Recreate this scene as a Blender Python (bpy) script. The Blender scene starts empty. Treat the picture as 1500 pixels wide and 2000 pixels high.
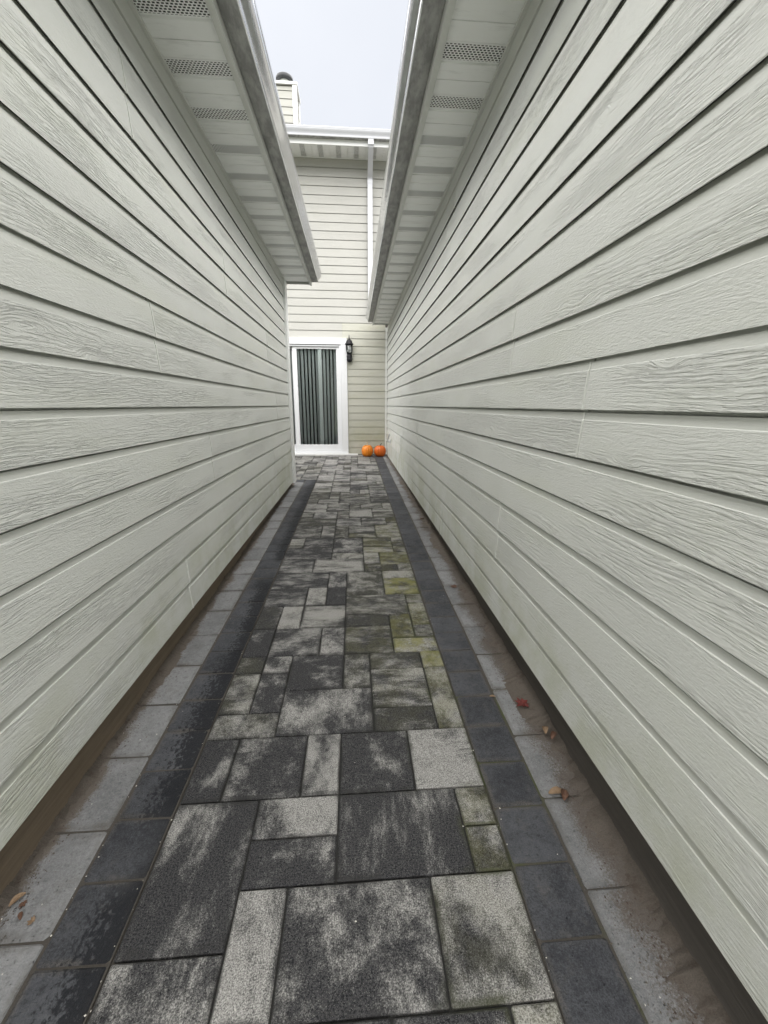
import bpy, bmesh, math, random
from mathutils import Vector, Matrix

random.seed(11)
scene = bpy.context.scene
C = scene.collection
PI = math.pi

# ------------------------------------------------------------------ camera
CAMH = 1.2089                      # camera height above the paving under it
yaw, pitch, roll = 0.07273, 0.25504, 0.00479
cam_data = bpy.data.cameras.new('camera')
cam = bpy.data.objects.new('camera', cam_data)
C.objects.link(cam)
f = Vector((math.sin(yaw) * math.cos(pitch), math.cos(yaw) * math.cos(pitch), -math.sin(pitch)))
r = Vector((math.cos(yaw), -math.sin(yaw), 0))
u = r.cross(f)
r2 = math.cos(roll) * r + math.sin(roll) * u
u2 = -math.sin(roll) * r + math.cos(roll) * u
cam.matrix_world = Matrix(((r2.x, u2.x, -f.x, 0), (r2.y, u2.y, -f.y, 0), (r2.z, u2.z, -f.z, CAMH), (0, 0, 0, 1)))
cam_data.sensor_fit = 'HORIZONTAL'
cam_data.sensor_width = 36.0
cam_data.lens = 36.0 * 800.0 / 1500.0
cam_data.clip_start = 0.02
cam_data.clip_end = 4000.0
scene.camera = cam

# ------------------------------------------------------------------ world: overcast daylight
SUN_EL, SUN_AZ = math.radians(80), math.radians(180)     # soft sun behind the cloud, behind the camera
world = bpy.data.worlds.new('World')
scene.world = world
world.use_nodes = True
wn, wl = world.node_tree.nodes, world.node_tree.links
bg = wn['Background']
sky = wn.new('ShaderNodeTexSky')
sky.sky_type = 'NISHITA'
sky.sun_disc = False
sky.sun_elevation = SUN_EL
sky.sun_rotation = SUN_AZ
sky.dust_density = 4.0
tc = wn.new('ShaderNodeTexCoord')
cl = wn.new('ShaderNodeTexNoise')
cl.inputs['Scale'].default_value = 2.2
cl.inputs['Detail'].default_value = 4
wl.new(tc.outputs['Generated'], cl.inputs['Vector'])
ramp = wn.new('ShaderNodeValToRGB')
ramp.color_ramp.elements[0].position = 0.3
ramp.color_ramp.elements[0].color = (1.90, 1.95, 2.05, 1)
ramp.color_ramp.elements[1].position = 0.7
ramp.color_ramp.elements[1].color = (2.22, 2.26, 2.34, 1)
wl.new(cl.outputs['Fac'], ramp.inputs['Fac'])
mixw = wn.new('ShaderNodeMix')
mixw.data_type = 'RGBA'
mixw.inputs['Factor'].default_value = 0.93            # the cloud deck hides nearly all of the clear sky
wl.new(sky.outputs['Color'], mixw.inputs[6])
wl.new(ramp.outputs['Color'], mixw.inputs[7])
wl.new(mixw.outputs[2], bg.inputs['Color'])
bg.inputs['Strength'].default_value = 0.05

sun_data = bpy.data.lights.new('sun', 'SUN')
sun_data.energy = 1.5
sun_data.angle = math.radians(125)
sun_data.color = (1.0, 0.975, 0.94)
sun = bpy.data.objects.new('sun', sun_data)
C.objects.link(sun)
sd = Vector((math.sin(SUN_AZ) * math.cos(SUN_EL), math.cos(SUN_AZ) * math.cos(SUN_EL), math.sin(SUN_EL)))
sun.rotation_euler = (-sd).to_track_quat('-Z', 'Y').to_euler()

vs = scene.view_settings
vs.view_transform = 'Standard'
vs.look = 'None'
vs.exposure = 3.08
vs.gamma = 1.0
scene.render.engine = 'CYCLES'
scene.cycles.max_bounces = 10
scene.cycles.diffuse_bounces = 6
scene.cycles.transparent_max_bounces = 12

# ------------------------------------------------------------------ helpers
def tag(o, label, cat, group=None):
    o['label'] = label
    o['category'] = cat
    if group:
        o['group'] = group
    return o

def empty(name, loc=(0, 0, 0)):
    o = bpy.data.objects.new(name, None)
    o.empty_display_size = 0.2
    o.location = loc
    C.objects.link(o)
    return o

def mesh(name, verts, faces, mats, parent=None, loc=(0, 0, 0), smooth=False, midx=None):
    me = bpy.data.meshes.new(name)
    me.from_pydata([tuple(v) for v in verts], [], faces)
    if not isinstance(mats, (list, tuple)):
        mats = [mats]
    for m in mats:
        me.materials.append(m)
    if midx:
        me.polygons.foreach_set('material_index', midx)
    if smooth:
        me.polygons.foreach_set('use_smooth', [True] * len(me.polygons))
    bm = bmesh.new()
    bm.from_mesh(me)
    bmesh.ops.recalc_face_normals(bm, faces=bm.faces)
    bm.to_mesh(me)
    bm.free()
    me.update()
    o = bpy.data.objects.new(name, me)
    o.location = loc
    if parent:
        o.parent = parent
    C.objects.link(o)
    return o

class Geo:
    def __init__(s):
        s.v, s.f = [], []
    def add(s, v, f):
        n = len(s.v)
        s.v += [tuple(x) for x in v]
        s.f += [tuple(i + n for i in q) for q in f]
        return s
    def box(s, x0, x1, y0, y1, z0, z1):
        v = [(x, y, z) for z in (z0, z1) for y in (y0, y1) for x in (x0, x1)]
        return s.add(v, [(0, 2, 3, 1), (4, 5, 7, 6), (0, 1, 5, 4), (2, 6, 7, 3), (0, 4, 6, 2), (1, 3, 7, 5)])
    def lathe(s, prof, n=20, cx=0, cy=0, cz=0):
        v = [(cx + pr * math.cos(2 * PI * i / n), cy + pr * math.sin(2 * PI * i / n), cz + pz) for pr, pz in prof for i in range(n)]
        fs = []
        for k in range(len(prof) - 1):
            for i in range(n):
                j = (i + 1) % n
                fs.append((k * n + i, k * n + j, (k + 1) * n + j, (k + 1) * n + i))
        fs.append(tuple(range(n)))
        fs.append(tuple(range((len(prof) - 1) * n, len(prof) * n)))
        return s.add(v, fs)
    def tube(s, pts, rad, n=8):
        pts = [Vector(p) for p in pts]
        rings = []
        for i, p in enumerate(pts):
            d = (pts[min(i + 1, len(pts) - 1)] - pts[max(i - 1, 0)]).normalized()
            a = d.orthogonal().normalized() if i == 0 else (rings[-1][1] - d * rings[-1][1].dot(d)).normalized()
            rings.append((p, a, d.cross(a)))
        v = []
        for i, (p, a, b) in enumerate(rings):
            rr = rad[i] if isinstance(rad, (list, tuple)) else rad
            for k in range(n):
                t = 2 * PI * k / n
                v.append(p + rr * (math.cos(t) * a + math.sin(t) * b))
        fs = []
        for i in range(len(pts) - 1):
            for k in range(n):
                j = (k + 1) % n
                fs.append((i * n + k, i * n + j, (i + 1) * n + j, (i + 1) * n + k))
        fs.append(tuple(range(n)))
        fs.append(tuple(range((len(pts) - 1) * n, len(pts) * n)))
        return s.add(v, fs)
    def extrude(s, prof, axis, a0, a1, closed=True):
        # prof: list of 2D points; axis 'y': prof=(x,z); axis 'x': prof=(y,z)
        n = len(prof)
        v = []
        for a in (a0, a1):
            for p, q in prof:
                v.append((p, a, q) if axis == 'y' else (a, p, q))
        fs = [(i, (i + 1) % n, n + (i + 1) % n, n + i) for i in range(n if closed else n - 1)]
        if closed:
            fs += [tuple(range(n)), tuple(range(n, 2 * n))]
        return s.add(v, fs)
    def obj(s, name, mats, parent=None, loc=(0, 0, 0), smooth=False):
        return mesh(name, s.v, s.f, mats, parent, loc, smooth)

# ------------------------------------------------------------------ materials
class NT:
    def __init__(s, name):
        s.m = bpy.data.materials.new(name)
        s.m.use_nodes = True
        s.t = s.m.node_tree
        s.n, s.l = s.t.nodes, s.t.links
        s.b = s.n['Principled BSDF']
    def val(s, sock, v):
        if hasattr(v, 'is_output'):
            s.l.new(v, sock)
        else:
            sock.default_value = v
    def math(s, op, a, b=0.0, c=0.0, clamp=False):
        n = s.n.new('ShaderNodeMath')
        n.operation = op
        n.use_clamp = clamp
        for i, x in enumerate((a, b, c)):
            s.val(n.inputs[i], x)
        return n.outputs[0]
    def vmath(s, op, a, b):
        n = s.n.new('ShaderNodeVectorMath')
        n.operation = op
        s.val(n.inputs[0], a)
        s.val(n.inputs[1], b)
        return n.outputs[0]
    def noise(s, vec, scale=5.0, detail=2.0, rough=0.5, dist=0.0):
        n = s.n.new('ShaderNodeTexNoise')
        n.inputs['Scale'].default_value = scale
        n.inputs['Detail'].default_value = detail
        n.inputs['Roughness'].default_value = rough
        n.inputs['Distortion'].default_value = dist
        if vec is not None:
            s.l.new(vec, n.inputs['Vector'])
        return n.outputs['Fac']
    def mix(s, fac, a, b, blend='MIX'):
        n = s.n.new('ShaderNodeMix')
        n.data_type = 'RGBA'
        n.blend_type = blend
        s.val(n.inputs[0], fac)
        for i, x in ((6, a), (7, b)):
            if hasattr(x, 'is_output'):
                s.l.new(x, n.inputs[i])
            else:
                n.inputs[i].default_value = (*x, 1) if len(x) == 3 else x
        return n.outputs[2]
    def ss(s, x, lo, hi, a=0.0, b=1.0):
        n = s.n.new('ShaderNodeMapRange')
        n.interpolation_type = 'SMOOTHSTEP'
        s.val(n.inputs['Value'], x)
        n.inputs['From Min'].default_value = lo
        n.inputs['From Max'].default_value = hi
        n.inputs['To Min'].default_value = a
        n.inputs['To Max'].default_value = b
        return n.outputs[0]
    def sep(s, v):
        n = s.n.new('ShaderNodeSeparateXYZ')
        s.l.new(v, n.inputs[0])
        return n.outputs
    def comb(s, x, y, z):
        n = s.n.new('ShaderNodeCombineXYZ')
        for i, q in enumerate((x, y, z)):
            s.val(n.inputs[i], q)
        return n.outputs[0]
    def obj(s):
        return s.n.new('ShaderNodeTexCoord').outputs['Object']
    def pos(s):
        return s.n.new('ShaderNodeNewGeometry').outputs['Position']
    def info(s, out):
        return s.n.new('ShaderNodeObjectInfo').outputs[out]
    def bump(s, h, dist=0.002, strength=1.0):
        n = s.n.new('ShaderNodeBump')
        n.inputs['Distance'].default_value = dist
        n.inputs['Strength'].default_value = strength
        s.l.new(h, n.inputs['Height'])
        s.l.new(n.outputs[0], s.b.inputs['Normal'])
    def out(s, col, rough=0.6, metal=0.0, spec=0.5):
        if hasattr(col, 'is_output'):
            s.l.new(col, s.b.inputs['Base Color'])
        else:
            s.b.inputs['Base Color'].default_value = (*col, 1)
        s.val(s.b.inputs['Roughness'], rough)
        s.val(s.b.inputs['Metallic'], metal)
        s.b.inputs['Specular IOR Level'].default_value = spec
        return s.m

def simple(name, col, rough=0.6, metal=0.0, var=0.12, scale=9.0, bump=0.0, bscale=120.0, spec=0.5):
    t = NT(name)
    p = t.obj()
    n = t.noise(p, scale, 4, 0.6)
    c2 = tuple(max(0, x * (1 - var)) for x in col)
    c1 = tuple(min(1, x * (1 + var)) for x in col)
    c = t.mix(n, c2, c1)
    if bump:
        t.bump(t.noise(p, bscale, 3, 0.6), bump)
    return t.out(c, rough, metal, spec)

# painted lap siding with embossed cedar grain
def siding_mat(name, base, smooth_strip=False, grain=1.0, warm=(0.92, 0.94, 0.84), weather=0.35):
    t = NT(name)
    o = t.sep(t.obj())
    rnd = t.info('Random')
    along = t.math('ADD', o[0], o[1])
    ao = t.math('ADD', along, t.math('MULTIPLY', rnd, 37.0))
    ac = t.math('ADD', o[2], t.math('MULTIPLY', rnd, 3.1))
    # large slow bend of the grain
    low = t.noise(t.comb(t.math('MULTIPLY', ao, 2.1), t.math('MULTIPLY', ac, 8.0), rnd), 1.0, 2.0, 0.55)
    knot = t.ss(t.noise(t.comb(t.math('MULTIPLY', ao, 3.4), t.math('MULTIPLY', ac, 11.0), t.math('MULTIPLY', rnd, 5.0)), 1.0, 1.0), 0.56, 0.72)
    warp = t.math('MULTIPLY', t.math('SUBTRACT', low, 0.5), t.math('ADD', 0.055, t.math('MULTIPLY', knot, 0.10)))
    acw = t.math('ADD', ac, warp)
    # long fibres
    fib = t.noise(t.comb(t.math('MULTIPLY', ao, 15.0), t.math('MULTIPLY', acw, 215.0), rnd), 1.0, 3.0, 0.62)
    fib2 = t.noise(t.comb(t.math('MULTIPLY', ao, 36.0), t.math('MULTIPLY', acw, 330.0), rnd), 1.0, 2.0, 0.6)
    ring = t.math('SINE', t.math('MULTIPLY', acw, 2 * PI * 82.0))
    # rough sawn pebbling
    peb = t.noise(t.comb(t.math('MULTIPLY', ao, 70.0), t.math('MULTIPLY', ac, 210.0), rnd), 1.0, 3.0, 0.65)
    where = t.ss(t.noise(t.comb(t.math('MULTIPLY', ao, 1.3), t.math('MULTIPLY', ac, 7.0), t.math('MULTIPLY', rnd, 9.0)), 1.0, 2.0), 0.40, 0.62)
    fibs = t.ss(fib, 0.40, 0.56)
    h1 = t.math('ADD', t.math('MULTIPLY', fibs, 0.75), t.math('ADD', t.math('MULTIPLY', fib2, 0.55), t.math('MULTIPLY', ring, 0.13)))
    h2 = t.math('ADD', t.math('MULTIPLY', peb, 0.9), t.math('MULTIPLY', fib2, 0.45))
    hm = t.n.new('ShaderNodeMix')
    t.val(hm.inputs[0], where)
    t.val(hm.inputs[2], h1)
    t.val(hm.inputs[3], h2)
    h = hm.outputs[0]
    # colour: paint with slight board to board change, faint dirt, greener towards wet patches
    p = t.pos()
    blot = t.noise(p, 2.3, 5, 0.65)
    fine = t.noise(p, 38.0, 4, 0.7)
    b1 = tuple(x * 0.90 for x in base)
    b2 = tuple(min(1, x * 1.07) for x in base)
    c = t.mix(t.math('ADD', t.math('MULTIPLY', blot, 0.75), t.math('MULTIPLY', fine, 0.25)), b1, b2)
    c = t.mix(t.math('MULTIPLY', t.math('SUBTRACT', rnd, 0.5), 0.10), c, tuple(x * 0.6 for x in base))
    tint = t.math('MULTIPLY', t.ss(t.noise(t.vmath('MULTIPLY', p, (1.0, 0.6, 3.0)), 1.7, 5, 0.7), 0.45, 0.75), weather)
    c = t.mix(tint, c, warm, 'MULTIPLY')
    # algae near the ground: stains with a shape of their own
    zz = t.sep(p)[2]
    al = t.math('MULTIPLY', t.ss(t.math('SUBTRACT', zz, t.math('MULTIPLY', t.sep(p)[1], 0.05)), 0.62, 0.12), t.ss(t.noise(p, 3.1, 6, 0.7), 0.36, 0.66))
    c = t.mix(t.math('MULTIPLY', al, 0.55), c, tuple(a * b for a, b in zip(base, (0.66, 0.68, 0.5))))
    if smooth_strip:
        t.bump(t.noise(t.comb(ao, t.math('MULTIPLY', ac, 3.0), rnd), 60.0, 2), 0.0006)
    else:
        # slightly darker colour in the low lines of the grain
        c = t.mix(t.ss(h, 0.60, 0.28, 0.0, 0.06), c, tuple(x * 0.45 for x in base))
        t.bump(h, 0.0021 * grain, 1.0)
    return t.out(c, 0.62, 0, 0.35)

GREY = (0.610, 0.620, 0.588)
M = {}
M['board'] = siding_mat('siding_paint_grain', GREY)
M['strip'] = siding_mat('siding_paint_smooth', tuple(min(0.8, x * 1.04) for x in GREY), True)
BE = (0.42, 0.417, 0.362)
M['board_old'] = siding_mat('siding_paint_old_beige', BE, False, 0.5, (0.90, 0.90, 0.78), 0.6)
M['strip_old'] = siding_mat('siding_paint_old_beige_smooth', tuple(x * 1.1 for x in BE), True)
CR = (0.40, 0.397, 0.367)
M['board_pale'] = siding_mat('siding_paint_pale', CR, False, 0.4, weather=0.2)
M['strip_pale'] = siding_mat('siding_paint_pale_smooth', tuple(min(1, x * 1.05) for x in CR), True)
PT = (0.70, 0.70, 0.675)
M['board_patch'] = siding_mat('siding_paint_patch', PT, False, 0.6)
M['strip_patch'] = siding_mat('siding_paint_patch_smooth', tuple(x * 1.1 for x in PT), True)
M['lap_shade'] = simple('lap_shade_underside', (0.055, 0.055, 0.05), 0.9, 0, 0.3, 30)  # near-black colour paints in the shadow line beneath each board
M['sheath'] = simple('sheathing', (0.12, 0.11, 0.10), 0.9)
M['caulk'] = simple('caulk', (0.66, 0.67, 0.63), 0.6, 0, 0.15, 40)
M['trim'] = simple('trim_white_paint', (0.78, 0.79, 0.78), 0.45, 0, 0.06, 6)
M['trim_grey'] = simple('trim_grey_paint', (0.62, 0.63, 0.60), 0.5, 0, 0.1, 8)
M['frieze'] = siding_mat('frieze_paint', tuple(x * 0.9 for x in GREY), True)
M['vinyl'] = simple('vinyl_white', (0.68, 0.69, 0.70), 0.35, 0, 0.03, 3)
M['dark_metal'] = simple('black_cast_metal', (0.012, 0.012, 0.014), 0.5, 0.0, 0.4, 60, 0.0006, 220, 0.25)
M['room'] = simple('room_dark_wall', (0.05, 0.05, 0.05), 0.9)
M['attic'] = simple('attic_dark', (0.04, 0.04, 0.04), 0.95)
M['spout'] = simple('downspout_white', (0.56, 0.57, 0.60), 0.32, 0, 0.05, 10)
M['cap'] = simple('flue_cap_metal', (0.022, 0.024, 0.026), 0.5, 0.2, 0.4, 14)

def soffit_mat():
    t = NT('soffit_vented_vinyl')
    o = t.sep(t.obj())
    col = t.mix(t.noise(t.pos(), 3.0, 5, 0.65), (0.84, 0.85, 0.84), (0.90, 0.91, 0.90))
    dirt = t.ss(t.noise(t.vmath('MULTIPLY', t.pos(), (1.5, 6.0, 1.0)), 3.0, 5, 0.7), 0.52, 0.78, 0.0, 0.35)
    col = t.mix(dirt, col, (0.36, 0.36, 0.33))
    t.out(col, 0.45)
    # slots punched through the recessed third of the panel; x across the eave, y along it
    px, py = 0.0115, 0.0118
    row = t.math('FLOOR', t.math('DIVIDE', o[1], py))
    sx = t.math('ADD', t.math('DIVIDE', o[0], px * 1.45), t.math('MULTIPLY', t.math('MODULO', row, 2.0), 0.5))
    fx = t.math('ABSOLUTE', t.math('SUBTRACT', t.math('FRACT', sx), 0.5))
    fy = t.math('ABSOLUTE', t.math('SUBTRACT', t.math('FRACT', t.math('DIVIDE', o[1], py)), 0.5))
    hole = t.math('MULTIPLY', t.math('LESS_THAN', fx, 0.31), t.math('LESS_THAN', fy, 0.29))
    band = t.math('MULTIPLY', t.math('GREATER_THAN', o[1], 0.2052), t.math('LESS_THAN', o[1], 0.2878))
    hole = t.math('MULTIPLY', hole, band)
    tr = t.n.new('ShaderNodeBsdfTransparent')
    mx = t.n.new('ShaderNodeMixShader')
    t.l.new(hole, mx.inputs[0])
    t.l.new(t.b.outputs[0], mx.inputs[1])
    t.l.new(tr.outputs[0], mx.inputs[2])
    t.l.new(mx.outputs[0], t.n['Material Output'].inputs['Surface'])
    return t.m
M['soffit'] = soffit_mat()

def gutter_mat():
    t = NT('gutter_aluminium')
    p = t.pos()
    st = t.noise(t.vmath('MULTIPLY', p, (6.0, 2.2, 6.0)), 3.0, 6, 0.7)
    fine = t.noise(p, 60, 4, 0.7)
    c = t.mix(t.ss(st, 0.35, 0.7), (0.69, 0.70, 0.71), (0.76, 0.77, 0.78))
    c = t.mix(t.ss(fine, 0.6, 0.85, 0.0, 0.12), c, (0.34, 0.34, 0.33))
    return t.out(c, t.ss(st, 0.3, 0.75, 0.13, 0.22), 0.95)
M['gutter'] = gutter_mat()

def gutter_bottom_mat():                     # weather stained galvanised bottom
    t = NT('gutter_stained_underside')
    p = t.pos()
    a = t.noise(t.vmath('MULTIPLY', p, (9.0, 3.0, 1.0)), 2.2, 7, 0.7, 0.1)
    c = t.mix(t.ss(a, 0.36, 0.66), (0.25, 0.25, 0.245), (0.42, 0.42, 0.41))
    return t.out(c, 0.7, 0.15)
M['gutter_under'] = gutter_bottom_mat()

def shingle_mat():
    t = NT('roof_shingle')
    p = t.pos()
    c = t.mix(t.noise(p, 40, 4, 0.7), (0.05, 0.05, 0.05), (0.16, 0.15, 0.14))
    t.bump(t.noise(p, 200, 2), 0.002)
    return t.out(c, 0.95)
M['shingle'] = shingle_mat()

def paver_mat():
    t = NT('blended_granite_paver')
    o = t.obj()
    rnd = t.info('Random')
    col = t.n.new('ShaderNodeObjectInfo').outputs['Color']
    sc = t.n.new('ShaderNodeSeparateColor')
    t.l.new(col, sc.inputs[0])
    white, moss, streak = sc.outputs[0], sc.outputs[1], sc.outputs[2]
    off = t.comb(t.math('MULTIPLY', rnd, 91.0), t.math('MULTIPLY', rnd, 57.0), t.math('MULTIPLY', rnd, 23.0))
    v = t.vmath('ADD', o, off)
    sx = t.math('ADD', 4.0, t.math('MULTIPLY', streak, 9.0))
    sy = t.math('SUBTRACT', 13.0, t.math('MULTIPLY', streak, 9.0))
    blot = t.noise(t.vmath('MULTIPLY', v, t.comb(sx, sy, 1.0)), 1.0, 5, 0.62, 0.25)
    mid = t.noise(t.vmath('MULTIPLY', v, t.comb(t.math('MULTIPLY', sx, 7.0), t.math('MULTIPLY', sy, 7.0), 1.0)), 1.0, 3, 0.7)
    fine = t.noise(v, 330.0, 3, 0.75)
    grit = t.noise(v, 640.0, 1, 0.5)
    s = t.math('ADD', t.math('MULTIPLY', t.math('SUBTRACT', blot, 0.5), 5.4), t.math('MULTIPLY', t.math('SUBTRACT', fine, 0.5), 2.0))
    s = t.math('ADD', s, t.math('MULTIPLY', t.math('SUBTRACT', mid, 0.5), 1.5))
    s = t.math('ADD', s, t.math('SUBTRACT', t.math('MULTIPLY', white, 2.3), 1.17))
    m = t.ss(s, -0.66, 1.02)
    spk = t.noise(v, 230.0, 2, 0.8)
    dark = t.mix(t.ss(spk, 0.34, 0.66), (0.0065, 0.007, 0.0088), (0.056, 0.0555, 0.058))
    dark = t.mix(t.ss(grit, 0.62, 0.72), dark, (0.18, 0.177, 0.17))
    light = t.mix(t.ss(fine, 0.3, 0.7), (0.09, 0.089, 0.086), (0.44, 0.432, 0.412))
    c = t.mix(m, dark, light)
    # moss and rust-yellow bloom
    mm = t.math('MULTIPLY', moss, t.ss(t.noise(v, 11.0, 5, 0.7), 0.30, 0.62))
    c = t.mix(t.math('MULTIPLY', mm, 0.75), c, (0.19, 0.185, 0.05))
    # darker damp rim at the joints follows the joint dirt
    p = t.pos()
    d = t.ss(t.noise(p, 5.0, 5, 0.7), 0.55, 0.8, 0.0, 0.45)
    c = t.mix(d, c, (0.05, 0.05, 0.048))
    gn_ = t.sep(t.n.new('ShaderNodeTexCoord').outputs['Generated'])
    ex = t.math('MINIMUM', t.math('SUBTRACT', 0.5, t.math('ABSOLUTE', t.math('SUBTRACT', gn_[0], 0.5))), t.math('SUBTRACT', 0.5, t.math('ABSOLUTE', t.math('SUBTRACT', gn_[1], 0.5))))
    rim = t.ss(t.math('SUBTRACT', ex, t.math('MULTIPLY', t.noise(p, 24.0, 4, 0.7), 0.07)), 0.03, -0.02)
    rim = t.math('MULTIPLY', rim, t.ss(t.noise(p, 6.0, 3, 0.6), 0.42, 0.62))
    c = t.mix(t.math('MULTIPLY', rim, 0.7), c, t.mix(t.ss(t.math('ADD', t.sep(p)[0], t.math('MULTIPLY', moss, 0.5)), 0.05, 0.45), (0.028, 0.028, 0.027), (0.055, 0.060, 0.028)))
    hh = t.math('ADD', t.math('MULTIPLY', fine, 0.7), t.math('MULTIPLY', mid, 0.6))
    t.bump(hh, 0.0022)
    return t.out(c, 0.78, 0, 0.22)
M['paver'] = paver_mat()

def border_mat(name, c1, c2, wet):
    t = NT(name)
    o = t.obj()
    rnd = t.info('Random')
    v = t.vmath('ADD', o, t.comb(t.math('MULTIPLY', rnd, 61.0), t.math('MULTIPLY', rnd, 33.0), rnd))
    blot = t.noise(v, 9.0, 5, 0.65)
    fine = t.noise(v, 260.0, 3, 0.75)
    pit = t.ss(t.noise(v, 95.0, 3, 0.6), 0.66, 0.74)
    c = t.mix(t.ss(t.math('ADD', t.math('MULTIPLY', blot, 0.45), t.math('MULTIPLY', fine, 0.55)), 0.36, 0.64), c1, c2)
    c = t.mix(t.math('MULTIPLY', t.math('SUBTRACT', rnd, 0.4), 0.45), c, tuple(x * 1.7 for x in c2))
    mott = t.noise(v, 62.0, 5, 0.75)
    c = t.mix(t.ss(mott, 0.50, 0.70, 0.0, 0.55), c, tuple(x * 0.55 for x in c1))
    c = t.mix(t.ss(mott, 0.46, 0.30, 0.0, 0.45), c, tuple(x * 1.25 for x in c2))
    c = t.mix(t.math('MULTIPLY', pit, 0.75), c, tuple(x * 0.25 for x in c1))
    p = t.pos()
    ps = t.sep(p)
    gn_ = t.sep(t.n.new('ShaderNodeTexCoord').outputs['Generated'])
    ex = t.math('MINIMUM', t.math('SUBTRACT', 0.5, t.math('ABSOLUTE', t.math('SUBTRACT', gn_[0], 0.5))), t.math('SUBTRACT', 0.5, t.math('ABSOLUTE', t.math('SUBTRACT', gn_[1], 0.5))))
    dust = t.ss(t.math('SUBTRACT', ex, t.math('MULTIPLY', t.noise(p, 14.0, 5, 0.75), 0.16)), 0.03, -0.05)
    c = t.mix(t.math('MULTIPLY', dust, t.math('MULTIPLY', t.ss(fine, 0.35, 0.6, 0.2, 0.9), t.ss(t.noise(p, 5.0, 4, 0.7), 0.40, 0.66, 0.1, 1.0))), c, (0.105, 0.096, 0.086))
    c = t.mix(t.ss(t.noise(p, 17.0, 6, 0.75), 0.52, 0.72, 0.0, 0.35), c, (0.13, 0.122, 0.112))
    rough = 0.68
    # brown soil dust washed over the outer strip on the right side and along both joints
    am = t.ss(t.math('ADD', ps[0], t.math('MULTIPLY', t.noise(p, 6.0, 4, 0.65), 0.22)), 0.685, 0.835)
    soil = t.math('MULTIPLY', t.ss(t.math('ADD', am, t.math('MULTIPLY', t.math('SUBTRACT', t.noise(p, 190.0, 3, 0.8), 0.5), 1.6)), 0.25, 0.75), t.ss(am, 0.0, 0.15))
    c = t.mix(t.math('MULTIPLY', soil, 0.88), c, t.mix(fine, (0.055, 0.044, 0.036), (0.155, 0.130, 0.108)))
    am2 = t.ss(t.math('SUBTRACT', ps[0], t.math('MULTIPLY', t.noise(p, 6.0, 4, 0.65), 0.14)), -0.885, -0.945)
    soil2 = t.math('MULTIPLY', t.ss(t.math('ADD', am2, t.math('MULTIPLY', t.math('SUBTRACT', t.noise(p, 190.0, 3, 0.8), 0.5), 1.6)), 0.25, 0.75), t.ss(am2, 0.0, 0.15))
    c = t.mix(t.math('MULTIPLY', soil2, 0.8), c, (0.115, 0.092, 0.07))
    if wet:
        # water still standing along the inner edge of the band on the left: blotches of wet stone
        e = t.math('ADD', ps[0], t.math('MULTIPLY', t.math('SUBTRACT', t.noise(p, 5.0, 3), 0.5), 0.16))
        edge = t.ss(e, -0.69, -0.56)
        spot = t.noise(t.vmath('MULTIPLY', p, (1.0, 0.8, 1.0)), 95.0, 3, 0.6, 0.2)
        w = t.math('ADD', t.math('MULTIPLY', edge, 0.70), t.math('MULTIPLY', t.math('SUBTRACT', spot, 0.5), 2.0))
        w = t.math('MULTIPLY', t.ss(w, 0.18, 0.52), t.math('LESS_THAN', ps[0], -0.4))
        w = t.math('MULTIPLY', w, t.ss(t.noise(p, 1.6, 2), 0.30, 0.42))
        c = t.mix(t.math('MULTIPLY', w, 0.88), c, (0.010, 0.011, 0.014))
        rough = t.ss(w, 0.0, 1.0, 0.70, 0.62)
    t.bump(t.math('SUBTRACT', t.math('ADD', t.math('MULTIPLY', fine, 0.5), blot), t.math('MULTIPLY', pit, 0.8)), 0.006)
    return t.out(c, rough, 0, 0.22)
M['dark_paver'] = border_mat('charcoal_paver', (0.030, 0.032, 0.037), (0.080, 0.083, 0.091), True)
M['grey_paver'] = border_mat('grey_edge_paver', (0.150, 0.154, 0.158), (0.245, 0.248, 0.250), False)

def sand_mat():
    t = NT('joint_sand')
    p = t.pos()
    a = t.noise(p, 3.0, 4, 0.6)
    g = t.noise(p, 420.0, 3, 0.8)
    x = t.math('ABSOLUTE', t.math('ADD', t.sep(p)[0], 0.07))
    c = t.mix(g, (0.030, 0.027, 0.023), (0.125, 0.112, 0.096))
    inner = t.mix(g, (0.012, 0.012, 0.011), (0.05, 0.05, 0.045))
    c = t.mix(t.ss(x, 0.44, 0.48), inner, c)
    c = t.mix(t.math('MULTIPLY', t.ss(a, 0.5, 0.7), t.ss(t.sep(p)[0], 0.1, 0.35)), c, (0.07, 0.085, 0.03))
    t.bump(g, 0.004)
    return t.out(c, 0.95)
M['sand'] = sand_mat()

def soil_mat():
    t = NT('soil')
    p = t.pos()
    g = t.noise(p, 300.0, 4, 0.8)
    b = t.noise(p, 22.0, 5, 0.7)
    c = t.mix(g, (0.045, 0.036, 0.030), (0.21, 0.18, 0.15))
    c = t.mix(t.ss(b, 0.5, 0.7, 0.0, 0.6), c, (0.075, 0.055, 0.042))
    t.bump(g, 0.006)
    return t.out(c, 0.95)
M['soil'] = soil_mat()

def grass_ground():
    t = NT('lawn_ground')
    p = t.pos()
    c = t.mix(t.noise(p, 2.0, 6, 0.7), (0.05, 0.065, 0.025), (0.10, 0.12, 0.05))
    t.bump(t.noise(p, 60.0, 4), 0.02)
    return t.out(c, 0.95)
M['lawn'] = grass_ground()

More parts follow.
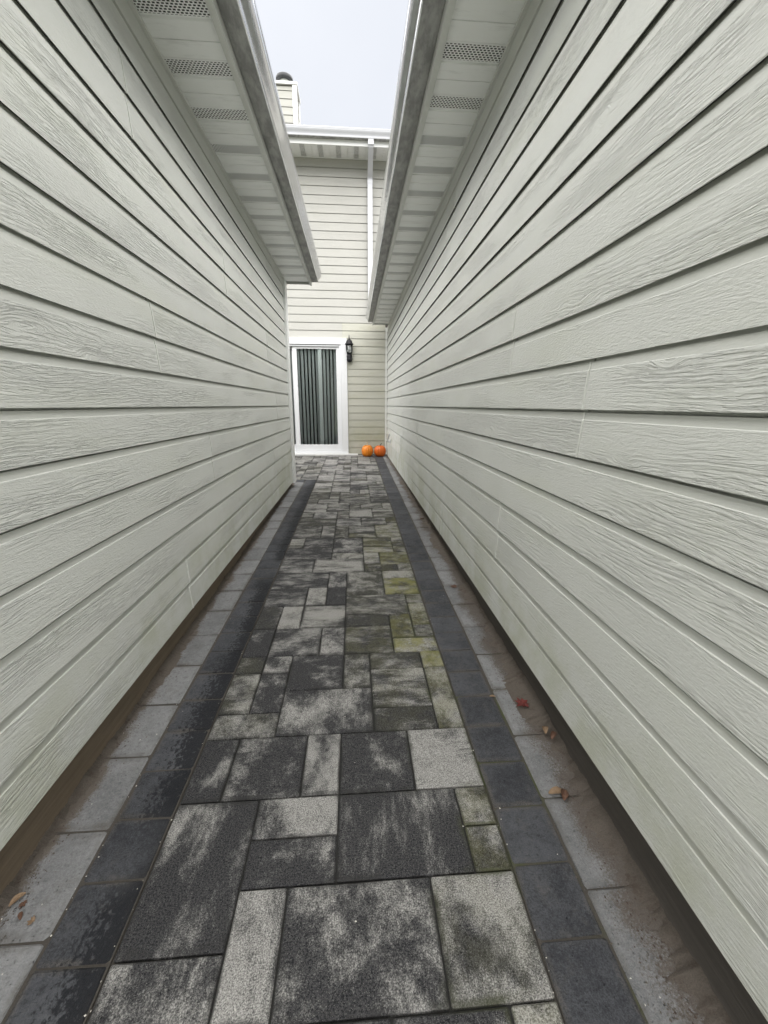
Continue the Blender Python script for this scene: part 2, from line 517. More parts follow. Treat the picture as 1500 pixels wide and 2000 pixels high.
def wood_base(name, a, b):
    t = NT(name)
    p = t.pos()
    s = t.vmath('MULTIPLY', p, (40.0, 1.6, 40.0))
    n = t.noise(s, 1.6, 5, 0.7)
    bl = t.noise(p, 5.0, 5, 0.7)
    c = t.mix(t.math('ADD', t.math('MULTIPLY', n, 0.7), t.math('MULTIPLY', bl, 0.3)), a, b)
    t.bump(n, 0.004)
    return t.out(c, 0.9)
M['base_left'] = wood_base('skirt_timber_brown', (0.06, 0.044, 0.030), (0.30, 0.235, 0.165))
M['base_right'] = wood_base('skirt_concrete_dark', (0.032, 0.028, 0.025), (0.13, 0.115, 0.10))

def glass_mat(name, tint, refl=1.0):
    t = NT(name)
    g = t.n.new('ShaderNodeBsdfGlossy')
    g.inputs['Roughness'].default_value = 0.02
    tr = t.n.new('ShaderNodeBsdfTransparent')
    tr.inputs['Color'].default_value = (*tint, 1)
    fr = t.n.new('ShaderNodeFresnel')
    fr.inputs['IOR'].default_value = 1.5
    mx = t.n.new('ShaderNodeMixShader')
    t.l.new(t.math('MULTIPLY', fr.outputs[0], refl), mx.inputs[0])
    t.l.new(tr.outputs[0], mx.inputs[1])
    t.l.new(g.outputs[0], mx.inputs[2])
    t.l.new(mx.outputs[0], t.n['Material Output'].inputs['Surface'])
    return t.m
M['pane'] = glass_mat('door_glass', (0.955, 0.985, 0.98))
M['lamp_glass'] = glass_mat('lantern_glass', (0.93, 0.95, 0.96), 1.6)
M['vane'] = simple('blind_vane', (0.86, 0.88, 0.87), 0.6, 0, 0.03)
M['bulb'] = simple('bulb_white', (0.85, 0.85, 0.83), 0.3, 0, 0.02)

def pumpkin_mat(name, a, b):
    t = NT(name)
    o = t.obj()
    c = t.mix(t.noise(o, 9.0, 5, 0.65), a, b)
    sp = t.ss(t.noise(o, 46.0, 4, 0.7), 0.60, 0.72)
    c = t.mix(t.math('MULTIPLY', sp, 0.35), c, tuple(min(1, x * 1.5 + 0.05) for x in b))
    t.bump(t.noise(o, 60.0, 3), 0.002)
    return t.out(c, 0.38)
M['pumpkin_a'] = pumpkin_mat('pumpkin_skin_orange', (0.62, 0.16, 0.008), (0.80, 0.27, 0.02))
M['pumpkin_b'] = pumpkin_mat('pumpkin_skin_deep', (0.50, 0.085, 0.006), (0.68, 0.15, 0.012))
M['stem_pale'] = simple('stem_pale', (0.55, 0.47, 0.30), 0.8)
M['stem_dark'] = simple('stem_dark', (0.06, 0.06, 0.03), 0.8)
def leaf_mat(name, a, b):
    t = NT(name)
    o = t.obj()
    return t.out(t.mix(t.noise(o, 40.0, 4, 0.7), a, b), 0.7)
M['leaf_tan'] = leaf_mat('leaf_tan', (0.07, 0.038, 0.022), (0.36, 0.25, 0.15))
M['leaf_brown'] = leaf_mat('leaf_brown', (0.035, 0.018, 0.012), (0.17, 0.085, 0.05))
M['leaf_red'] = leaf_mat('leaf_red', (0.06, 0.008, 0.007), (0.17, 0.024, 0.016))
M['chip'] = simple('stone_chip', (0.55, 0.53, 0.48), 0.8, 0, 0.4, 90)
M['bits'] = simple('dark_litter', (0.07, 0.05, 0.04), 0.9, 0, 0.6, 60)

# ------------------------------------------------------------------ ground and paving
S = 0.0249                       # the walk falls towards the camera
TILT = math.atan(S)
def gz(y):
    return S * y
g = Geo()
NG = 24
gv, gf = [], []
ext = [-1500, -300, -60, -20, -9, -5, -1.2, 0, 2, 4, 6, 8.7, 12, 20, 60, 300, 1500]
for y in ext:
    for x in ext:
        zz = gz(max(-3, min(9, y))) - 0.075
        gv.append((x, y, zz))
n = len(ext)
for j in range(n - 1):
    for i in range(n - 1):
        gf.append((j * n + i, j * n + i + 1, (j + 1) * n + i + 1, (j + 1) * n + i))
gr = mesh('ground', gv, gf, M['lawn'])
gr['kind'] = 'structure'

XL, XR = -0.551, 0.406            # field of large pavers
BL, BR = -0.7146, 0.5685          # outer edges of the charcoal bands
FL, FR = -0.884, 0.7294           # house skirts
WLX, WRX = -0.818, 0.672          # outermost faces of the siding
D = 8.56                          # back wall
YEND = 5.80                       # left wing ends; paving turns the corner
MX = 0.1222
def fy(k):
    return 0.543 + 0.1222 * k - 0.000085 * k * k * (1 if k > 0 else 0)
def fx(k):
    return XR if k == 8 else XL + MX * k

bed = Geo()
bed.box(FL - 0.02, FR + 0.02, -1.2, D + 0.02, -0.06, -0.011)
for xa_, xb_ in ((BL - 0.2, XL - 0.002), (XR + 0.002, FR + 0.015)):
    bed.box(xa_, xb_, -1.19, YEND if xa_ < 0 else D + 0.015, -0.055, -0.0035)
bed.box(-5.0, FL - 0.02, YEND + 0.02, D + 0.02, -0.06, -0.0112)
walk = bed.obj('paved_walkway', M['sand'])
walk.rotation_euler = (TILT, 0, 0)
walk['kind'] = 'structure'

pcache = {}
def paver(name, x0, x1, y0, y1, mat, joint=0.005, bev=0.004, color=(0.5, 0, 0.5, 1), rise=0.0012, tilt=0.0022, rough=0.0):
    w, d = x1 - x0 - joint, y1 - y0 - joint
    key = (name, round(w, 3), round(d, 3), mat.name)
    if key not in pcache or rough:
        hx, hy, b, th = w / 2, d / 2, bev, 0.052
        c = 0.003 if not rough else 0.006          # clipped corner
        def ring(ix, z, cc):
            ax, ay = hx - ix, hy - ix
            return [(-ax + cc, -ay, z), (ax - cc, -ay, z), (ax, -ay + cc, z), (ax, ay - cc, z),
                    (ax - cc, ay, z), (-ax + cc, ay, z), (-ax, ay - cc, z), (-ax, -ay + cc, z)]
        j = lambda pts: [(p[0] + random.uniform(-rough, rough), p[1] + random.uniform(-rough, rough), p[2]) for p in pts]
        v = ring(0, -th, c) + j(ring(0, -b, c)) + j(ring(b, 0, c))
        fs = [tuple(reversed(range(8))), tuple(range(16, 24))]
        for k in range(2):
            for i in range(8):
                q = (i + 1) % 8
                fs.append((k * 8 + i, k * 8 + q, (k + 1) * 8 + q, (k + 1) * 8 + i))
        me = bpy.data.meshes.new(name)
        me.from_pydata(v, [], fs)
        me.materials.append(mat)
        me.update()
        pcache[key] = me
    me = pcache[key]
    o = bpy.data.objects.new(name, me)
    o.parent = walk
    o.location = ((x0 + x1) / 2, (y0 + y1) / 2, random.uniform(-rise, rise))
    o.rotation_euler = (random.uniform(-tilt, tilt), random.uniform(-tilt, tilt), random.uniform(-0.003, 0.003))
    o.color = color
    C.objects.link(o)
    return o

# field: name, column span, row span, whiteness, moss, streak direction
ROWS = [('A0',0,2,1,4,.30,0,.8),('A1',0,2,0,1,.50,0,.8),('A2',2,3,0,2,.78,0,.9),('A3',3,6,0,2,.34,0,.6),('A4',6,8,0,2,.66,.1,.7),
('A5',3,5,-1,0,.3,0,.5),('A6',5,7,-1,0,.3,0,.5),('A7',7,8,-1,0,.55,.2,.5),('A8',0,2,-2,0,.5,0,.8),('A9',2,3,-1,0,.6,0,.8),
('B1',2,4,3,4,.64,0,.8),('B2',2,4,2,3,.10,0,.5),('B3',4,7,2,4,.28,0,1),('B4',7,8,3,4,.5,.25,.5),('B5',7,8,2,3,.5,.25,.5),
('C1',0,1,4,6,.24,0,.7),('C2',1,3,4,6,.28,0,.4),('C3',3,4,4,6,.66,0,.7),('C4',4,6,4,6,.24,0,.6),('C5',6,8,4,6,.88,0,.0),
('D1',0,2,6,7,.56,.1,.5),('D2a',0,1,7,9,.52,.1,.3),('D2b',1,2,7,9,.24,0,.5),('D3a',0,1,9,10,.18,.1,.5),('D3b',1,2,9,10,.68,0,.5),
('D4',2,4,8,10,.22,0,.3),('D5',4,5,8,10,.42,.1,.5),('D6',2,5,6,8,.50,0,.7),('D7',5,7,9,10,.32,.15,.3),('D8',7,8,9,10,.55,.8,.5),
('D9',5,7,7,9,.56,.15,.0),('D10',5,7,6,7,.26,.1,.3),('D11',7,8,6,9,.52,.3,.5),
('F1',0,2,18,20,.5,0,.1),('F2',2,5,18,20,.76,.05,.0),('F3',5,6,19,21,.6,.2,.2),('F4',6,8,19,21,.42,.55,.2),('F5',5,7,18,19,.32,.2,.5),('F6',7,8,18,19,.6,.2,.3),
('G1',0,3,16,18,.44,0,.1),('G2',3,4,16,18,.56,0,.5),('G3',4,6,15,18,.42,.1,.5),('G4',6,8,17,18,.8,.2,.9),('G5',6,8,15,17,.5,.9,.2),
('H1',0,2,14,16,.36,0,.1),('H2',2,3,14,16,.76,.05,.5),('H3',3,4,14,16,.06,0,.5),('H4',4,7,13,15,.48,.1,.2),('H5',7,8,14,15,.62,.2,.2),
('H6',7,8,12,14,.52,.45,.4),('H7',7,8,11,12,.55,.15,.2),('I1',0,1,12,14,.16,.05,.5),('I2',1,2,12,14,.76,.05,.5),('I3',2,4,12,14,.64,.05,.1),
('I4',4,6,12,13,.22,.1,.1),('I5',6,7,11,13,.28,.5,.5),('J1a',0,1,10,12,.12,0,.5),('J1b',1,3,10,12,.46,0,.3),('J2',3,4,10,12,.54,0,.5),
('J3',4,6,10,12,.40,.2,.1),('J4',6,8,10,11,.56,.95,.2),
('k1',0,1,22,24,.5,.1,.0),('k2',1,3,22,24,.34,0,.2),('k3',0,3,20,22,.36,0,.2),('k4',3,5,21,24,.42,0,.4),('k5',3,5,20,21,.68,.1,.6),
('k6',5,7,22,24,.36,.35,.0),('k7',5,7,21,22,.75,.4,.0),('k8',7,8,23,24,.55,.2,.2),('k9',7,8,21,23,.5,.3,.2),('l1',0,2,24,27,.44,.05,.2),
('l2a',2,3,24,27,.56,.05,.1),('l2b',3,4,24,26,.3,.1,.5),('l2c',3,4,26,27,.35,.1,.2),('l3',4,6,25,27,.46,.05,.1),('l4',4,6,24,25,.42,.3,.0),
('l5',6,8,24,27,.6,.35,.3),('m1',0,3,27,29,.34,.1,.1),('m2',3,5,28,29,.66,0,.0),('m3',3,5,27,28,.7,0,.0),('m4',5,7,27,29,.5,.05,.2),
('m5',7,8,27,29,.45,.3,.2),('n1',0,1,29,31,.52,.1,.1),('n2',1,3,29,31,.66,0,.2),('n3',3,4,29,31,.5,.1,.1),('n4',4,6,29,32,.62,.05,.0),
('n5',6,8,29,31,.42,.1,.0),('n6',6,8,31,32,.72,.1,.0),('o1',0,2,31,34,.66,.05,.2),('o2',2,4,31,34,.46,.05,.0),('o3',4,5,32,34,.4,.1,.1),
('o4',5,7,32,34,.5,.1,.0),('o5',7,8,32,34,.68,.1,.1),('p1',0,1,34,36,.5,.1,.1),('p2',1,3,34,36,.56,.05,.0),('p3',3,6,34,36,.44,.05,.0)]
occ = set()
for nm, a, b, c, d, w, mo, st in ROWS:
    for i in range(a, b):
        for j in range(c, d):
            occ.add((i, j))
    paver('field_paver', fx(a), fx(b), fy(c), fy(d), M['paver'], color=(w, mo, st, 1))
KEND = next(k for k in range(40, 90) if fy(k) > D - 0.02)
KTURN = next(k for k in range(30, 90) if fy(k) > YEND + 0.15)
def fill(i0, i1, j0, j1):
    sizes = [(2, 1), (1, 2), (2, 2), (2, 2), (3, 2), (2, 3), (1, 1), (3, 1)]
    for j in range(j0, j1):
        for i in range(i0, i1):
            if (i, j) in occ:
                continue
            random.shuffle(sizes)
            for (a, b) in sizes + [(1, 1)]:
                cells = [(i + p, j + q) for p in range(a) for q in range(b)]
                if any(cc in occ or cc[0] >= i1 or cc[1] >= j1 for cc in cells):
                    continue
                occ.update(cells)
                xa, xb = XL + MX * i, XL + MX * (i + a)
                if i + a == 8:
                    xb = XR
                paver('field_paver', xa, xb, fy(j), min(fy(j + b), D - 0.03), M['paver'],
                      color=(random.choice((.3, .42, .5, .58, .66, .76)), random.choice((0, 0, .05, .12)), random.uniform(0, .2), 1))
                break
fill(0, 8, -6, 0)
fill(-7, 0, KTURN, KEND)
fill(0, 8, 34, KEND)

# charcoal bands (square pavers) and lighter outer strips
def rowpav(name, xa, xb, y0, y1, pitch, ph, mat, joint, rough):
    y = y0 + ph
    while y < y1 - 0.03:
        e = min(y + pitch, y1)
        paver(name, xa, xb, y, e, mat, joint, 0.0035, rise=0.0012, tilt=0.003, rough=rough)
        y = e
rowpav('charcoal_paver', XR + 0.002, BR, -0.16, D - 0.03, 0.1592, 0.0, M['dark_paver'], 0.0042, 0.0022)
rowpav('charcoal_paver', BL, XL - 0.002, -0.156, YEND, 0.1640, 0.0, M['dark_paver'], 0.0048, 0.0022)
rowpav('edge_paver', BR + 0.003, FR - 0.002, -0.008, D - 0.03, 0.2455, 0.0, M['grey_paver'], 0.005, 0.0026)
rowpav('edge_paver', FL + 0.002, BL - 0.002, -0.034, YEND - 0.0, 0.2495, 0.0, M['grey_paver'], 0.0065, 0.0026)
x = XL - 0.002
while x > -3.2:                                       # charcoal course closing the left strips at the corner
    paver('charcoal_paver', max(x - 0.1592, -3.2), x, YEND + 0.004, fy(KTURN) - 0.002, M['dark_paver'], 0.006, 0.0055, rough=0.001)
    x -= 0.1592

# ------------------------------------------------------------------ siding boards
DZ = 0.14
Z0 = CAMH - 0.0106
PROF = [(-0.0105, 0.0035), (-0.0030, 0.0008), (-0.0008, 0.0), (0.0, 0.0014), (-0.0062, 0.1105), (-0.0082, 0.1120), (-0.0086, 0.1325),
        (-0.0215, 0.1350), (-0.0215, 0.1560), (-0.0260, 0.1560), (-0.0260, 0.0200)]
PMAT = [2, 2, 0, 0, 0, 1, 1, 1, 1, 1, 1]      # underside coloured dark as lap shadow, grained face, bevel, smooth lap strip, lap groove
def board(parent, axis, sgn, plane, a0, a1, z, key, top=None, name='siding_board', du=0.0):
    """axis 'y': board runs along Y on a wall at X=plane facing sgn; axis 'x': along X on a wall at Y=plane."""
    L = a1 - a0
    v, fs, mi = [], [], []
    n = len(PROF)
    nseg = max(1, min(5, int(L / 0.8)))
    for k in range(nseg + 1):
        a = L * k / nseg
        for q, (uo, zz) in enumerate(PROF):
            if top is not None and zz > top:
                zz = top
            jz = random.uniform(-0.0012, 0.0012) if q in (2, 3) and 0 < k < nseg else 0
            jo = random.uniform(-0.0010, 0.0010) if q in (3, 4) else 0
            w = sgn * (uo + jo + du)
            v.append((w, a, zz + jz) if axis == 'y' else (a, w, zz + jz))
    for k in range(nseg):
        for i in range(n):
            j = (i + 1) % n
            fs.append((k * n + i, k * n + j, (k + 1) * n + j, (k + 1) * n + i))
            mi.append(PMAT[i])
    fs += [tuple(range(n)), tuple(range(nseg * n, nseg * n + n))]
    mi += [1, 1]
    loc = (plane, a0, z) if axis == 'y' else (a0, plane, z)
    return mesh(name, v, fs, [M['board' + key], M['strip' + key], M['lap_shade'] if key in ('', '_patch') else M['strip' + key]], parent, loc, False, mi)

def caulk(parent, sgn, plane, y, z):
    v = []
    w = random.uniform(0.0026, 0.0034)
    pts = [(0.0024, 0.0), (-0.0008, 0.055), (-0.0040, 0.109), (-0.0064, 0.1130), (-0.0068, 0.1335)]
    for uo, zz in pts:
        off = random.uniform(-0.0014, 0.0014)
        for s, t in ((-1, -0.006), (-1, 0.0), (1, 0.0), (1, -0.006)):
            v.append((sgn * (uo + t), s * w + off, zz))
    fs = []
    for k in range(len(pts) - 1):
        for i in range(4):
            j = (i + 1) % 4
            fs.append((k * 4 + i, k * 4 + j, (k + 1) * 4 + j, (k + 1) * 4 + i))
    fs += [(0, 1, 2, 3), tuple(range(4 * len(pts) - 4, 4 * len(pts)))]
    return mesh('caulk_joint', v, fs, M['caulk'], parent, (plane, y, z))

SOFF = CAMH + 1.456                # soffit underside
FRZ = CAMH + 1.372                 # frieze bottom
YB = -1.1                          # both low walls start a little behind the camera

def low_wing(sgn, plane, yend, joints, label, skirt_x, skirt_mat, patch=None):
    """sgn = direction the wall faces (+1 = faces +X)."""
    b = empty('house_wing', (plane, 2.0, 0))
    inv = (-b.location[0], -b.location[1], -b.location[2])
    tag(b, label, 'building')
    out = lambda q: plane + sgn * q
    # structural wall behind the boards
    w = Geo()
    xa, xb = sorted((out(-0.0268), out(-4.2)))
    w.box(xa, xb, YB, yend - 0.012, Z0 - 7 * DZ + 0.004, SOFF + 0.16)
    wall = w.obj('wall', M['sheath'], b, inv)
    # skirt below the boards
    xa, xb = sorted((skirt_x, skirt_x - sgn * 0.2))
    sk = Geo().box(xa, xb, YB, yend - 0.03, -0.2, Z0 - 7 * DZ + 0.003)
    sk.obj('skirt', skirt_mat, b, inv)
    # boards
    for nn in range(-7, 10):
        z = Z0 + nn * DZ
        cuts = [YB] + sorted(joints.get(nn, [])) + [yend - (0.155 if sgn > 0 else 0.002)]
        top = FRZ - z - 0.002 if nn == 9 else None
        for k in range(len(cuts) - 1):
            key = ''
            if patch and nn in patch and cuts[k] > 5:
                key = '_patch'
            board(wall, 'y', sgn, plane, cuts[k] + (0.0046 if k else 0), cuts[k + 1] - (0.0046 if k < len(cuts) - 2 else 0), z, key, top, du=random.uniform(-0.0012, 0.0004))
            if k:
                caulk(wall, sgn, plane, cuts[k], z)
    # frieze and soffit channel at the wall
    xa, xb = sorted((out(-0.016), out(-0.0005)))
    Geo().box(xa, xb, YB, yend - (0.155 if sgn > 0 else 0.002), FRZ, SOFF + 0.01).obj('frieze_board', M['frieze'], b, inv)
    return b, inv, wall, out

def soffit_panels(parent, inv_loc, axis, a_in, a_out, s0, s1, z, phase):
    """panels 0.303 long along the eave (direction Y or X), spanning a_in..a_out across it."""
    P = 0.303
    pts = [(0.0, 0.009), (0.0030, 0.0), (0.0935, 0.0), (0.0950, 0.010), (0.0985, 0.010), (0.1000, 0.0), (0.1905, 0.0), (0.1920, 0.009),
           (0.1950, 0.009), (0.1965, 0.002), (0.2965, 0.002), (0.298, 0.009), (0.303, 0.009)]
    lo, hi = sorted((a_in, a_out))
    cache = None
    s = s0 + phase - P
    while s < s1:
        e0, e1 = max(s, s0), min(s + P, s1)
        if e1 - e0 > 0.02:
            q = [(y, zz) for y, zz in pts if e0 - s - 1e-6 <= y <= e1 - s + 1e-6]
            full = len(q) == len(pts)
            if full and cache:
                me = cache
            else:
                v, fs = [], []
                for y, zz in q:
                    for a in (0, hi - lo):
                        v.append((a, y, zz))
                for i in range(len(q) - 1):
                    fs.append((2 * i, 2 * i + 1, 2 * i + 3, 2 * i + 2))
                me = bpy.data.meshes.new('soffit_panel')
                me.from_pydata(v, [], fs)
                me.materials.append(M['soffit'])
                me.update()
                if full:
                    cache = me
            o = bpy.data.objects.new('soffit_panel', me)
            o.parent = parent
            if axis == 'y':
                o.location = (lo, s, z)
            else:
                o.rotation_euler = (0, 0, -PI / 2)
                o.location = (s, hi, z)
            C.objects.link(o)
        s += P

def eave(b, inv, out, sgn, fasc, g_in, g_bot, g_top, y0, y1, phase, gend):
    """eave over a low wall; all X positions absolute."""
    # attic floor / dark cavity (kept above the panels), roof above
    sof = Geo()
    wx = out(-0.016)
    xa, xb = sorted((wx, fasc - sgn * 0.004))
    sof.box(xa, xb, y0, y1, SOFF + 0.11, SOFF + 0.125)
    so = sof.obj('soffit', M['attic'], b, inv)
    soffit_panels(so, inv, 'y', out(-0.004), fasc - sgn * 0.004, y0 + 0.0, y1 - 0.012, SOFF + 0.002, phase)
    # receiver channels: at the wall and at the fascia
    xa, xb = sorted((out(0.0), out(0.015)))
    Geo().box(xa, xb, y0, y1 - 0.012, SOFF - 0.012, SOFF + 0.001).obj('wall_channel', M['trim_grey'], so)
    xa, xb = sorted((fasc, fasc - sgn * 0.026))
    Geo().box(xa, xb, y0, y1, SOFF - 0.013, SOFF + 0.0005).obj('fascia_channel', M['trim_grey'], so)
    # fascia
    xa, xb = sorted((fasc - sgn * 0.012, fasc + sgn * 0.003))
    Geo().box(xa, xb, y0, y1, SOFF - 0.0165, SOFF + 0.165).obj('fascia', M['trim_grey'], b, inv)
    # gutter: K profile, open on top
    t = 0.0022
    zb = SOFF + 0.024
    dep = abs(g_bot - fasc)
    tp = abs(g_top - fasc)
    prof = [(0.005, 0.128), (0.005, 0.0), (dep - 0.004, 0.0), (dep, 0.003), (dep + 0.001, 0.013), (dep - 0.003, 0.017)]
    for k in range(9):
        a = k / 8
        prof.append((dep - 0.003 + (tp - dep + 0.001) * (0.5 - 0.5 * math.cos(PI * a)) + 0.013 * math.sin(PI * a), 0.017 + 0.082 * a))
    prof += [(tp + 0.002, 0.103), (tp + 0.003, 0.118), (tp - 0.001, 0.122), (tp - 0.012, 0.121), (tp - 0.013, 0.114)]
    v, fs, mi = [], [], []
    n = len(prof)
    for yy in (y0, gend):
        for px_, pz in prof:
            v.append((fasc + sgn * px_, yy, zb + pz))
    for i in range(n - 1):
        fs.append((i, i + 1, n + i + 1, n + i))
        mi.append(1 if i == 1 else 0)
    cut = [i for i in range(n - 2)]
    fs.append(tuple(cut))
    mi.append(0)
    fs.append(tuple(n + i for i in cut))
    mi.append(0)
    gu = mesh('gutter', v, fs, [M['gutter'], M['gutter_under']], b, inv, False, mi)
    for i, p in enumerate(gu.data.polygons):
        p.use_smooth = 5 <= i <= 14
    # roof slab rising away from the gutter
    run = 4.3
    e = fasc + sgn * 0.035
    prof = [(e, SOFF + 0.150), (e, SOFF + 0.166), (e - sgn * run, SOFF + 0.166 + run * 0.38), (e - sgn * run, SOFF + 0.150 + run * 0.38)]
    Geo().extrude(prof, 'y', y0 - 0.05, y1 + 0.03).obj('roof', M['shingle'], b, inv)
    return so

# joints (course -> positions along the wall)
JL = {8: [1.915], 7: [1.915], 6: [3.02], 5: [3.02], 4: [4.28], 3: [4.28], 2: [1.90], 1: [1.90], 0: [4.6], -1: [4.6], -2: [2.44], -3: [2.44], -4: [0.35, 4.31], -5: [0.35, 4.31], -6: [1.935], -7: [1.935], 9: [4.5]}
JR = {0: [1.20], -1: [1.20], 1: [1.815, 6.2], 2: [1.815, 6.2], 3: [4.89], 4: [4.89], 5: [5.48], 6: [5.48], 7: [3.66], 8: [3.30], 9: [3.05],
      -2: [4.4], -3: [4.4], -4: [1.815, 6.05], -5: [1.815, 6.05], -6: [3.067], -7: [3.067]}
LEND, REND = 5.62, D
lb, linv, lwall, lout = low_wing(+1, WLX, LEND, JL, 'low house wing with grey lap siding along the left edge of the walkway', FL, M['base_left'])
rb, rinv, rwall, rout = low_wing(-1, WRX, REND, JR, 'low house wing with grey lap siding along the right edge of the walkway', FR, M['base_right'], patch=(-4, -5))
lso = eave(lb, linv, lout, +1, -0.503, -0.494, -0.417, -0.381, YB, 5.72, 0.160, 5.715)
rso = eave(rb, rinv, rout, -1, 0.372, 0.37, 0.279, 0.247, YB, 8.26, 0.285, 8.20)
# corner trim boards of the left wing
Geo().box(WLX - 0.016, WLX + 0.018, LEND - 0.150, LEND, Z0 - 7 * DZ - 0.02, SOFF - 0.012).obj('corner_trim', M['trim'], lwall)
Geo().box(WLX - 0.105, WLX - 0.0165, LEND - 0.012, LEND + 0.001, Z0 - 7 * DZ - 0.02, SOFF - 0.012).obj('corner_trim', M['trim'], lwall)
# eave ends
Geo().box(WLX - 0.35, WLX - 0.001, LEND + 0.0012, 5.707, SOFF - 0.003, SOFF + 0.108).obj('eave_filler', M['trim_grey'], lb, linv)  # filler box added to stop light leaking through the eave corner
Geo().box(-0.818 + 0.0, -0.506, 5.708, 5.722, SOFF - 0.004, SOFF + 0.20).obj('eave_end_cap', M['trim_grey'], lb, linv)
Geo().box(0.375, 0.672, 8.250, 8.262, SOFF - 0.004, SOFF + 0.20).obj('eave_end_cap', M['trim_grey'], rb, rinv)

# ------------------------------------------------------------------ back house
bh = empty('back_house', (-0.5, D, gz(D)))
binv = (0.5, -D, -gz(D))
tag(bh, 'two storey house with sliding door and chimney closing the end of the walkway', 'house')
HX0, HX1 = -6.0, 4.5
DX0, DX1 = -2.19, -0.119          # door surround, outer
DT = CAMH + 1.252                 # top of the surround
SOFB = CAMH + 4.19
w = Geo()
w.box(HX0, DX0 + 0.1, D + 0.027, D + 0.18, 0.0, SOFB + 0.1)
w.box(DX1 - 0.1, HX1, D + 0.027, D + 0.18, 0.0, SOFB + 0.1)
w.box(DX0 + 0.1, DX1 - 0.1, D + 0.027, D + 0.18, DT - 0.1, SOFB + 0.1)
bwall = w.obj('wall', M['sheath'], bh, binv)
for nn in range(-7, 30):
    z = Z0 + nn * DZ
    top = None
    if z > SOFB - 0.03:
        break
    if z + 0.154 > SOFB:
        top = SOFB - z - 0.004
    if nn <= 8:
        board(bwall, 'x', -1, D, DX1 + 0.002, 0.632, z, '_old', top)
        board(bwall, 'x', -1, D, HX0, DX0 - 0.002, z, '_pale', top)
    elif nn <= 10:
        board(bwall, 'x', -1, D, HX0, -0.203, z, '_pale', top)
        board(bwall, 'x', -1, D, -0.201, 0.632, z, '_old', top)
    else:
        board(bwall, 'x', -1, D, HX0, HX1 if nn > 13 else 0.66, z, '_pale', top)
Geo().box(0.634, 0.6715, D - 0.006, D + 0.01, Z0 - 7 * DZ, SOFF).obj('corner_trim', M['trim_grey'], bwall)
Geo().box(-0.118, 0.70, D + 0.004, D + 0.03, 0.1, Z0 - 7 * DZ).obj('skirt', M['attic'], bh, binv)  # near-black strip painting in the shaded gap under the lowest boards
# eave of the back house
EY = 8.15
so = Geo().box(HX0, HX1, EY + 0.01, D + 0.016, SOFB + 0.07, SOFB + 0.085).obj('soffit', M['attic'], bh, binv)
soffit_panels(so, None, 'x', EY + 0.006, D + 0.002, -3.0, 3.0, SOFB + 0.002, 0.13)
Geo().box(HX0, HX1, D - 0.016, D + 0.003, SOFB - 0.010, SOFB + 0.001).obj('wall_channel', M['trim'], so)
Geo().box(HX0, HX1, EY - 0.004, EY + 0.012, SOFB - 0.018, SOFB + 0.19).obj('fascia', M['trim'], bh, binv)
prof = [(EY - 0.006, 0.125), (EY - 0.006, 0.0), (EY - 0.080, 0.0), (EY - 0.084, 0.012), (EY - 0.080, 0.017)]
for k in range(7):
    a = k / 6
    prof.append((EY - 0.080 - 0.034 * (0.5 - 0.5 * math.cos(PI * a)), 0.017 + 0.08 * a))
prof += [(EY - 0.117, 0.103), (EY - 0.118, 0.118), (EY - 0.104, 0.121)]
n = len(prof)
v = [(xx, py, SOFB + 0.058 + pz) for xx in (HX0, HX1) for py, pz in prof]
mesh('gutter', v, [(i, i + 1, n + i + 1, n + i) for i in range(n - 1)], [M['spout'], M['gutter_under']], bh, binv, False, [1 if i == 1 else 0 for i in range(n - 1)])
# roof and chimney
RS = 0.36
prof = [(EY - 0.05, SOFB + 0.165), (EY - 0.05, SOFB + 0.185), (EY + 5.0, SOFB + 0.185 + 5.05 * RS), (EY + 10.0, SOFB + 0.185), (EY + 10.0, SOFB + 0.165), (EY + 5.0, SOFB + 0.165 + 5.05 * RS)]
roof = Geo().extrude(prof, 'x', HX0 - 0.3, HX1 + 0.3).obj('roof', M['shingle'], bh, binv)
CX0, CX1, CY0, CY1 = -1.665, -1.112, 10.6, 11.14
CT = CAMH + 6.44
ch = Geo().box(CX0 + 0.012, CX1 - 0.012, CY0 + 0.012, CY1 - 0.012, CAMH + 4.6, CT).obj('chimney', M['sheath'], bh, binv)
k = 0
z = CT - 0.02 - DZ * 0.55
while z > CAMH + 4.7:
    board(ch, 'x', -1, CY0, CX0 + 0.07, CX1 - 0.07, z, '_pale', 0.07 if k == 0 else None, name='chimney_board')
    board(ch, 'y', 1, CX1, CY0 + 0.07, CY1 - 0.07, z, '_pale', 0.07 if k == 0 else None, name='chimney_board')
    z -= DZ
    k += 1
for (xa, xb, ya, yb) in ((CX1 - 0.075, CX1 + 0.014, CY0 - 0.014, CY0 + 0.075), (CX0 - 0.014, CX0 + 0.075, CY0 - 0.014, CY0 + 0.075), (CX1 - 0.075, CX1 + 0.014, CY1 - 0.075, CY1 + 0.014)):
    Geo().box(xa, xb, ya, yb, CAMH + 4.6, CT - 0.002).obj('corner_trim', M['trim'], ch)
Geo().box(CX0 - 0.03, CX1 + 0.03, CY0 - 0.03, CY1 + 0.03, CT, CT + 0.045).obj('chase_cover', M['trim'], ch)
cxm, cym = -1.372, 10.86
gcap = Geo()
gcap.lathe([(0.155, 0.0), (0.152, 0.018), (0.125, 0.026), (0.112, 0.026), (0.112, 0.0)], 24, cxm, cym, CT + 0.045)
Geo().lathe([(0.110, 0.0), (0.110, 0.21)], 24, cxm, cym, CT + 0.045).obj('flue_pipe', M['trim'], ch, (0, 0, 0), True)
